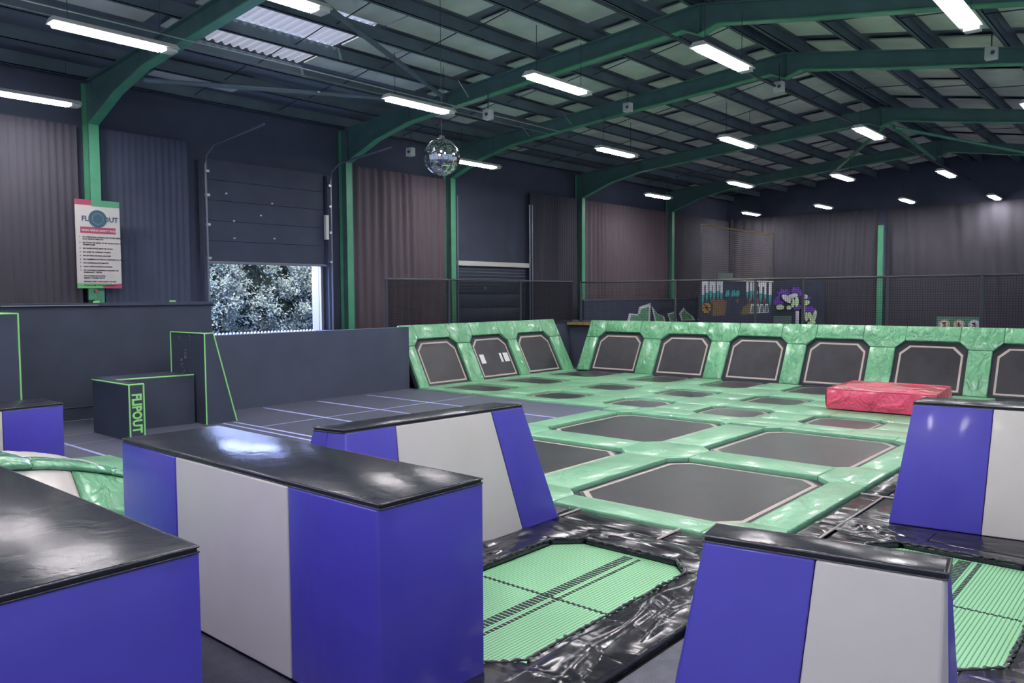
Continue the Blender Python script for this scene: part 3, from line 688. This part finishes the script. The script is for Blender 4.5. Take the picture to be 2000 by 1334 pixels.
block('small blue and grey block at the left edge before the lettered box', rect(-12.4,-11.61,2.5,4.10,0), rect(-12.4,-11.61,2.5,4.10,.95), {1:[(0,.56,'grey'),(.56,1,'blue')]})

# ------------------------------------------------------------------ black pads and green string beds around the blocks
bp_ = empty('black_padding', 'glossy black vinyl pads covering the deck around the blocks', 'padding')
g1 = (-4.68,-3.24,3.62,6.2); g2 = (-2.30,-.86,5.5,8.02)
pads(bp_, [(g1[0],g1[1])], [(g1[2],g1[3])], (-5.2,-2.70,3.04,6.66), -.035, .045, .22, 'blackpad', bev=.03)
pads(bp_, [(g2[0],g2[1])], [(g2[2],g2[3])], (-2.68,-.3,4.95,8.22), -.035, .045, .22, 'blackpad', bev=.03)
for a in ((-9.28,-6.62,4.25,7.04),(-6.6,-5.22,3.04,4.8),(-6.6,-5.22,4.82,7.04),(-5.2,-5.12,6.68,7.04),(-5.1,-3.9,6.68,7.04),(-3.88,-2.98,6.68,7.04),(-2.96,-2.72,6.68,9.68),(-2.96,-2.72,9.7,13.85),
          (-2.70,-.3,8.24,9.68),(-.28,1.6,4.95,9.68),(-2.70,-1.0,9.7,11.8),(-.98,1.6,9.7,11.8),(-2.70,1.6,11.82,13.85)):
    build(MB().prism([(a[0],a[2]),(a[1],a[2]),(a[1],a[3]),(a[0],a[3])], -.035, .04), 'pad', 'blackpad', bp_, bevel=.02)
for a, b in (((-5.11,6.66),(-5.11,7.05)),((-3.89,6.62),(-3.89,7.06)),((-2.71,7.1),(-2.71,9.68)),((-2.96,9.69),(-1.0,9.69)),((-2.69,5.0),(-2.69,6.6))):
    build(MB().tube([(*a,.046),(*b,.046)], .011, 6), 'piping', 'bedline', bp_)
def string_bed(g, label, s):
    e = empty('string_bed', label, 'trampoline', 'green webbing trampolines', ((g[0]+g[1])/2,(g[2]+g[3])/2,0))
    hx, hy = (g[1]-g[0])/2, (g[3]-g[2])/2
    build(MB().prism(octo(-hx+.0,hx-.0,-hy+.0,hy-.0,.22), -.03, -.012), 'webbing', 'web', e)
    m = MB(); n = int(2*hy/.045)
    for k in range(n):
        y = -hy+.06+k*.045
        if y < hy-.07: m.box(.0,.10,y,y+.026,-.013,-.009); m.box(.15,.185,y,y+.026,-.013,-.009)
    q_ = build(m, 'slotted_stripe', 'ink', e, recalc=False); q_['kind'] = 'stuff'
    m = MB(); k = 0; x = -hx+.06
    while x < hx-.06: m.box(x,x+.022,-.012+(k%2)*.014,.012+(k%2)*.014,-.013,-.009); x += .026; k += 1
    q_ = build(m, 'cross_stitch', 'ink', e, recalc=False); q_['kind'] = 'stuff'
string_bed(g1, 'green webbing trampoline between the long block and the tapered vault', 0)
string_bed(g2, 'green webbing trampoline at the right edge behind the tapered vault', 1)
# gathered elastic hems round the green beds
for g, lb in ((g1,'gathered'),(g2,'gathered')):
    P = octo(g[0]-.005,g[1]+.005,g[2]-.005,g[3]+.005,.22); pts = []
    for a, b in zip(P, P[1:]+P[:1]):
        n = max(2, int(math.dist(a,b)/.03))
        for k in range(n):
            t = k/n; wob = .009*math.sin(len(pts)*1.9)+random.uniform(-.004,.004)
            pts.append((a[0]+(b[0]-a[0])*t+wob, a[1]+(b[1]-a[1])*t+wob, .045+random.uniform(-.006,.008)))
    pts.append(pts[0])
    build(MB().tube(pts, [.011+.006*math.sin(i*2.3) for i in range(len(pts))], 6), 'gathered_hem', 'piping', bp_, smooth=True)

# crumpled folds of slack vinyl: displaced sheets
def crumple(x0, x1, y0, y1, z, amp, freq, seed, parent, m='blackpad', name='crumpled_cover', n=60):
    mb = MB()
    for j in range(n+1):
        for i in range(n+1):
            u, v = i/n, j/n; x, y = x0+(x1-x0)*u, y0+(y1-y0)*v
            w = min(1, 6*min(u,1-u,v,1-v))
            p = Vector((x*freq[0]+seed, y*freq[1], seed))
            h = max(0, noise.noise(p+Vector((noise.noise(p*.7)*1.3, 0, 0)))+.15)**1.3+.12*abs(noise.noise(p*2.3))
            mb.v.append((x, y, z+amp*h*w))
    for j in range(n):
        for i in range(n): a = j*(n+1)+i; mb.f.append((a,a+1,a+n+2,a+n+1))
    o = build(mb, name, m, parent, recalc=False)
    for p in o.data.polygons: p.use_smooth = True
    return o
crumple(-5.15,-3.3,6.24,6.64,.043,.05,(1.6,5),1,bp_)
crumple(-3.18,-2.76,3.2,6.3,.043,.05,(4,1.3),4,bp_)
crumple(-2.7,-1.9,8.02,8.6,.046,.10,(3.5,5),9,bp_)
crumple(-2.95,-2.74,6.7,9.5,.038,.03,(1.5,5),12,bp_)
crumple(-5.15,-4.74,4.0,6.3,.043,.05,(3,2),15,bp_)
crumple(-.82,-.32,5.1,8.0,.043,.05,(2,5),17,bp_)
rp = MB().box(-5.32,-5.14,4.2,6.35,.04,.20); build(rp, 'edge_bolster', 'top', bp_, bevel=.04, seg=3)

# ------------------------------------------------------------------ green inflated mound at the left
md = empty('padded_mound', 'domed green and silver padded mound between the blocks at the left', 'padded mound', loc=(-8.95, 2.05, 0))
def hump(u0, u1, y0, y1, m, name, lift=0, th=.06, n=14):
    def P(u, y, off):
        t = min(1, abs(y/2.12)); z_ = .84*max(0, 1-t*t)**.6
        if u <= 1: return (-.55+u*1.1, y, z_+off)
        k = u-1; return (.55+.62*k+off*.75, y, z_*(1-k)**.9+off*.5)
    mb = MB(); N = (n+1)*(n+1)
    for s_ in (0, 1):
        for i in range(n+1):
            for j in range(n+1):
                e_ = min(i, n-i, j, n-j); off = (lift if e_ > 1 else lift-.008 if e_ == 1 else lift-.03) if s_ else -th
                if s_ and e_ > 1: off += .010*noise.noise(Vector((i*.5, j*.9, y0*7+u0*3)))
                p = P(u0+(u1-u0)*i/n, y0+(y1-y0)*j/n, off); mb.v.append((p[0], p[1], max(p[2], -.03)))
    for s_ in (0, 1):
        for i in range(n):
            for j in range(n): q = s_*N+i*(n+1)+j; mb.f.append((q, q+1, q+n+2, q+n+1))
    for i in range(n):
        for j in (0, n): a = i*(n+1)+j; mb.f.append((a, a+n+1, a+n+1+N, a+N))
    for j in range(n):
        for i in (0, n): a = i*(n+1)+j; mb.f.append((a, a+1, a+1+N, a+N))
    o = build(mb, name, m, md)
    for p in o.data.polygons: p.use_smooth = True
for y0, y1, l in ((-2.1,-.62,.0),(-.61,.62,.05),(.63,1.35,.0),(1.36,2.1,.0)):
    hump(.62, 1.03, y0, y1, 'greenwall', 'upper_panel', .05+l)
    hump(.02, .61, y0, y1, 'grey' if y0 > .5 else 'greenwall', 'upper_panel', .03+l)
for y0, y1, c_ in ((-2.1,-.5,'greenwall'),(-.49,.24,'greenwall'),(.25,.98,'grey'),(.99,1.6,'greenwall'),(1.61,2.1,'greenwall')):
    hump(1.0, 1.62, y0, y1, c_, 'lower_panel')
    hump(1.63, 1.99, y0, y1, 'greenwall', 'lower_panel')
gp = build(MB().prism([(-12.6,4.3),(-11.0,4.2),(-11.0,5.0),(-12.3,5.0)], 0, .05), 'floor_pad', 'green', bevel=.01); tag(gp, 'flat green pad on the floor beyond the domed mound', 'pad')

# ------------------------------------------------------------------ red crash mat
rm = empty('crash_mat', 'thick red vinyl crash mat lying on the green court', 'crash mat', loc=(0,0,.066))
mb = MB(); nx, ny = 40, 40
cs = [(-5.72,16.42),(-3.72,16.5),(-3.86,18.3),(-5.76,18.2)]
def top_z(u, v):
    w = min(1, 8*min(u,1-u,v,1-v)); return .42-.02*(1-w)+w*(.05*noise.noise(Vector((u*3,v*3,2)))-.05*math.exp(-((u-.35)**2+(v-.4)**2)*18))
for j in range(ny+1):
    for i in range(nx+1):
        u, v = i/nx, j/ny; a = lerp(cs[0],cs[1],u); b = lerp(cs[3],cs[2],u); p = lerp(a,b,v)
        mb.v.append((p[0],p[1],top_z(u,v)))
for j in range(ny):
    for i in range(nx): a = j*(nx+1)+i; mb.f.append((a,a+1,a+nx+2,a+nx+1))
o = build(mb, 'top_cover', 'red', rm, recalc=False)
for p in o.data.polygons: p.use_smooth = True
for sd in range(4):
    a, b = cs[sd], cs[(sd+1) % 4]; m2 = MB()
    for i in range(31):
        u = i/30; p = lerp(a,b,u); nrm_ = Vector((b[1]-a[1], -(b[0]-a[0]))).normalized()
        for k in range(7):
            v = k/6; bul = .03*math.sin(math.pi*v)+.008*noise.noise(Vector((u*9,v*2,sd)))
            m2.v.append((p[0]+nrm_.x*bul, p[1]+nrm_.y*bul, .40*v if k < 6 else .40+.0))
    for i in range(30):
        for k in range(6): q0 = i*7+k; m2.f.append((q0,q0+7,q0+8,q0+1))
    o = build(m2, 'side_panel', 'red', rm, recalc=False)
    for p in o.data.polygons: p.use_smooth = True
pts = [(*p,.402) for p in cs]; pts.append(pts[0]); m2 = MB()
for a, b in zip(pts, pts[1:]): m2.tube([a,b], .014, 6)
build(m2, 'piping', 'red', rm)

# ------------------------------------------------------------------ far murals, partition, cage, hoop
lp = build(MB().box(-18.75,-18.6,25.9,36.2,-.06,2.18), 'low_partition', 'blackbox'); tag(lp, 'low dark partition with green graffiti behind the rear bank', 'partition')
build(MB().box(-18.77,-18.58,25.9,36.2,2.18,2.21), 'partition_rail', 'metal', lp)
def px_poly(pts, plane, val, m, parent, name, z_off=0, th=.006):
    """pts: (u, z) outline on a wall; plane 'x' -> X = val facing +X, 'y' -> Y = val facing -Y"""
    mb = MB(); n = len(pts)
    for d in (0, th+z_off):
        for u, z in pts: mb.v.append((val+d, u, z) if plane == 'x' else (u, val-d, z))
    mb.f = [tuple(range(n)), tuple(range(2*n-1, n-1, -1))]+[(i,(i+1)%n,(i+1)%n+n,i+n) for i in range(n)]
    return build(mb, name, m, parent)
gr = empty('green_graffiti', 'jagged green and white graffiti letters on the low dark partition', 'graffiti')
u0 = 29.1
shapes = [[(0,0),(.15,.42),(.7,.38),(1.2,.36),(1.35,.0)],[(.85,.4),(.95,.66),(1.8,.8),(1.75,.0),(1.3,.0)],[(2.0,.66),(2.5,.35),(3.0,.25),(3.1,.0),(2.3,.0)],
          [(3.4,.35),(4.05,.42),(4.2,0),(3.6,0)],[(4.5,.35),(4.9,.58),(5.1,.42),(5.7,.2),(5.9,0),(4.7,0)],[(6.5,.15),(6.9,.6),(7.4,.45),(7.45,0),(6.3,0)]]
for s in shapes:
    cu_, cz_ = sum(p[0] for p in s)/len(s), sum(p[1] for p in s)/len(s)
    bigp = [(u0+cu_+(a-cu_)*1.12, 1.15+max(0,cz_+(b-cz_)*1.18)) for a, b in s]
    px_poly(bigp, 'x', -18.595, 'whitep', gr, 'white_outline')
    px_poly([(u0+cu_+(a-cu_)*.8, 1.15+max(0,cz_+(b-cz_)*.8)) for a, b in s], 'x', -18.585, 'greenp', gr, 'letter_fill')
mu = empty('mural_wall', 'painted mural wall with dripping white and teal letters under the cage', 'mural')
build(MB().box(-16.32,-16.22,31.1,38.6,-.06,2.98), 'board', 'blackbox', mu)
XM = -16.215
def mur(pts, m, name, off=0): px_poly([(31.15+a*7.4, .95+b*2.05) for a, b in pts], 'x', XM+off, m, mu, name)
def drip(a, w, ztop_, zmid, zbot):
    mur([(a,zmid),(a+w,zmid),(a+w,ztop_),(a,ztop_)], 'whitep', 'letter_bar')
    mur([(a,zmid),(a+w*.1,(zmid+zbot)/2),(a+w*.5,zbot),(a+w*.9,(zmid+zbot)/2+.02),(a+w,zmid)], 'teal', 'letter_drip')
for a, w, zm, zb in ((.0,.036,.70,.46),(.052,.034,.74,.54),(.10,.034,.78,.56),(.143,.034,.74,.54),(.195,.032,.78,.56),(.238,.034,.74,.54),(.60,.034,.76,.60),(.655,.036,.78,.54),(.705,.036,.74,.52),(.80,.045,.72,.50),(.875,.036,.70,.48),(.95,.046,.68,.40)):
    drip(a, w, .985, zm, zb)
for a, b in ((.0,.085),(.10,.17),(.19,.26)): mur([(a,.9),(b,.9),(b,.985),(a,.985)], 'whitep', 'letter_bar', .002)
mur([(.78,.88),(.89,.88),(.89,.985),(.78,.985)], 'whitep', 'letter_bar', .002)
mur([(.70,.70),(.78,.70),(.78,.78),(.70,.78)], 'teal', 'letter_drip', .002)
for a in (.30,.38,.44): mur([(a,.66),(a+.02,.78),(a+.055,.80),(a+.07,.70),(a+.04,.65)], 'teal', 'letter_drip')
mur([(.14,.24),(.145,.58),(.33,.56),(.30,.24)], 'brownp', 'painted_tower'); mur([(.52,.24),(.56,.42),(.66,.5),(.8,.5),(.82,.24)], 'brownp', 'painted_tower')
for k, a in enumerate((.11,.19,.24,.45,.62,.75,.86)): mur([(a,.56+.02*(k%3)),(a+.02,.5),(a+.05,.55),(a+.03,.62)], 'redp', 'red_spatter', .003)
for a in (.66,.73,.80,.88):
    mur([(a,.26),(a+.015,.47),(a+.06,.46),(a+.075,.26)], 'whitep', 'white_outline', .004); mur([(a+.01,.27),(a+.024,.44),(a+.055,.43),(a+.064,.27)], 'silverp', 'letter_fill', .010)
bc = [( .065+.055*math.cos(t*math.pi/10), .42+.11*math.sin(t*math.pi/10)) for t in range(20)]
mur(bc, 'orange', 'painted_basketball', .003)
for s in ([(.012,.42),(.118,.42)],[(.065,.31),(.065,.53)],[(.03,.5),(.10,.34)],[(.03,.34),(.10,.5)]):
    (a, b), (c_, d) = s; px_poly([(31.15+a*7.4-.02,.95+b*2.05-.02),(31.15+c_*7.4-.02,.95+d*2.05-.02),(31.15+c_*7.4+.02,.95+d*2.05+.02),(31.15+a*7.4+.02,.95+b*2.05+.02)], 'x', XM+.012, 'ink', mu, 'ball_seam')
cg = empty('net_cage', 'tall net cage panel rising above the mural wall', 'cage')
m = MB(); u = 31.1
while u < 38.65: m.add([(-16.2,u-.008,3.0),(-16.2,u+.008,3.0),(-16.2,u+.008,5.35),(-16.2,u-.008,5.35)], [(0,1,2,3)]); u += .12
z = 3.05
while z < 5.35: m.add([(-16.2,31.1,z-.008),(-16.2,38.65,z-.008),(-16.2,38.65,z+.008),(-16.2,31.1,z+.008)], [(0,1,2,3)]); z += .09
q_ = build(m, 'netting', 'netpale', cg, recalc=False); q_['kind'] = 'stuff'
build(MB().tube([(-16.2,31.1,5.36),(-16.2,38.65,5.33)], .035, 6), 'top_rail', 'yellow', cg)
build(MB().tube([(-16.2,31.1,3.02),(-16.2,38.65,3.0)], .035, 6), 'bottom_rail', 'white', cg)
for u in (31.1,38.65): build(MB().tube([(-16.2,u,-.06),(-16.2,u,5.36)], .035, 6), 'post', 'darkmetal', cg)
hp = empty('basketball_hoop', 'basketball backboard and hoop half hidden behind the net cage', 'basketball hoop', loc=(-17.6,36.3,-.06))
build(MB().box(-.03,0,-.8,.8,2.65,3.5), 'backboard', 'silverp', hp)
for a in ((-.35,.35,2.74,2.77),(-.35,.35,3.08,3.11)): build(MB().box(0,.01,*a), 'target_line', 'whitep', hp)
for a in ((-.36,-.32,2.74,3.11),(.32,.36,2.74,3.11)): build(MB().box(0,.01,*a), 'target_line', 'whitep', hp)
build(MB().tube([(.3+.23*math.cos(t*math.pi/8), .23*math.sin(t*math.pi/8), 2.76) for t in range(17)], .012, 6), 'hoop', 'orange', hp)
build(MB().tube([(-.1,0,0),(-.1,0,3.4)], .05, 8), 'pole', 'darkmetal', hp)
pg = empty('purple_graffiti', 'purple and lime graffiti on the black panels near the rear curtain', 'graffiti')
YG = 39.6
build(MB().box(-16.6,-15.25,YG+.02,YG+.1,-.06,3.0).box(-15.15,-14.0,YG+.02,YG+.1,-.06,3.0), 'graffiti_board', 'blackbox', pg)
def blob(cx, cz, rx, rz, m, off, sp=0, n=16, rot=0):
    pts = []
    for k in range(n):
        t = 2*math.pi*k/n; s = 1+sp*(1 if k % 2 else -1); a, b = rx*math.cos(t)*s, rz*math.sin(t)*s
        pts.append((cx+a*math.cos(rot)-b*math.sin(rot), cz+a*math.sin(rot)+b*math.cos(rot)))
    px_poly(pts, 'y', YG-off, m, pg, {'purple':'purple_cloud','limep':'lime_letter','whitep':'white_highlight','ink':'black_outline'}[m])
for c_ in ((-16.0,2.35,.38,.3),(-15.4,2.45,.35,.28),(-16.3,2.0,.28,.22),(-14.9,2.1,.25,.25),(-14.75,1.55,.35,.25),(-15.35,1.75,.3,.15)): blob(*c_, 'purple', .004, .18)
for c_ in ((-15.85,2.15,.3,.14,-.6),(-15.55,2.3,.25,.1,.2),(-15.35,2.0,.09,.26,0),(-15.55,1.95,.09,.22,0),(-16.2,1.72,.2,.13,0),(-15.75,1.7,.12,.1,0),(-14.95,2.25,.14,.12,0),(-14.9,1.95,.2,.12,.2),(-15.0,1.6,.07,.3,0),(-14.85,1.25,.09,.22,0),(-14.65,1.25,.09,.25,.3),(-14.45,1.3,.09,.28,-.2),(-14.6,.95,.2,.09,.2)):
    blob(c_[0],c_[1],c_[2]*1.3,c_[3]*1.3, 'ink', .010, 0, rot=c_[4]); blob(c_[0],c_[1],c_[2]*1.08,c_[3]*1.08,'limep' if c_[1] < 2.1 else 'whitep',.016,0,rot=c_[4])
tag(build(MB().box(-15.25,-15.12,39.2,39.3,-.06,1.55), 'scuffed_post', 'whitep'), 'short pale post in front of the purple graffiti', 'post')
tag(build(MB().box(-16.5,-15.4,39.0,39.05,-.06,1.3), 'graffiti_panel', 'silverp'), 'dim green-grey painted panel below the purple graffiti', 'panel')

# ------------------------------------------------------------------ outside the open door
og = build(MB().box(-60,-19.8,-20,60,-.3,-.2), 'ground_outside', 'asphalt'); og['kind'] = 'structure'
pf = empty('palisade_fence', 'white-tipped metal fence seen along the bottom of the open door', 'fence', loc=(-22,11.0,-.2))
pal0 = None
for k in range(44):
    if k == 0:
        pal0 = build(MB().box(-.012,.012,-.03,.03,0,1.44).tube([(0,0,1.44),(0,0,1.50),(0,0,1.535)], [.036,.042,.02], 8), 'pale', 'pale', pf)
        continue
    c_ = pal0.copy(); C.objects.link(c_); c_.parent = pf; c_.location = (0, k*.118, 0)
for zz in (.4,1.2): build(MB().box(.015,.04,0,5.1,zz,zz+.05), 'rail', 'metal', pf)
def tree(x, y, r, h, label, seed):
    e = empty('tree', label, 'tree', 'trees outside the open door', (x, y, -.2)); rnd = random.Random(seed)
    build(MB().tube([(0,0,0),(.05,0,h*.4),(0,.05,h*.7)], [.16,.12,.06], 8), 'trunk', 'bark', e)
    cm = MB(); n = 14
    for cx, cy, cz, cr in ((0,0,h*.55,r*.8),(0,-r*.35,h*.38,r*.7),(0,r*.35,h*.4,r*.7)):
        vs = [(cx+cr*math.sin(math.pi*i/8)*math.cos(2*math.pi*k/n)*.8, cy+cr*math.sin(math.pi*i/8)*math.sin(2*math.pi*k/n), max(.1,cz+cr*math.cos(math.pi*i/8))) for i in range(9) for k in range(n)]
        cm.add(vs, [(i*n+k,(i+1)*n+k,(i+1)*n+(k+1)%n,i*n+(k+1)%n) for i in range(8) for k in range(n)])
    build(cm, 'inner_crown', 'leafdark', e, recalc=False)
    lv = MB()
    cl = []
    for k in range(300):
        a = rnd.uniform(-1.7,1.7); b = rnd.uniform(-1.2,1.3); rr = r*rnd.uniform(.86,1.12)
        cl.append((rr*math.cos(a)*math.cos(b), rr*1.15*math.sin(a)*math.cos(b), max(.25, h*.5+h*.48*math.sin(b)+rnd.uniform(-.2,.2))))
    for c_ in cl:
        for q_ in range(60):
            d = Vector((rnd.gauss(0,1),rnd.gauss(0,1),rnd.gauss(0,.8)))*.16
            p = Vector(c_)+d; s = rnd.uniform(.045,.085)
            n1 = Vector((rnd.uniform(.2,1),rnd.uniform(-.7,.7),rnd.uniform(.1,1.2))).normalized()
            u_ = n1.cross(Vector((rnd.uniform(-1,1),rnd.uniform(-1,1),rnd.uniform(-1,1)))).normalized(); v_ = n1.cross(u_)
            lv.add([p-u_*s, p-v_*s*.45, p+u_*s, p+v_*s*.45], [(0,1,2,3)])
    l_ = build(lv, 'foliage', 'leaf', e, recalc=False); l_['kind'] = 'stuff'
tree(-29.2,14.4,2.0,5.2,'leafy pale green tree at the left of the open door view',1)
tree(-29.9,18.1,2.2,5.4,'leafy pale green tree in the middle of the open door view',2)
tree(-29.0,21.6,2.0,5.2,'leafy pale green tree at the right of the open door view',3)

# turn the lettering curves into meshes
bpy.context.view_layer.update(); dg = bpy.context.evaluated_depsgraph_get()
for o in [o for o in bpy.data.objects if o.type == 'FONT']:
    me = bpy.data.meshes.new_from_object(o.evaluated_get(dg)); n_ = bpy.data.objects.new('lettering', me); C.objects.link(n_)
    n_.parent = o.parent; n_.matrix_local = o.matrix_local.copy(); bpy.data.objects.remove(o)
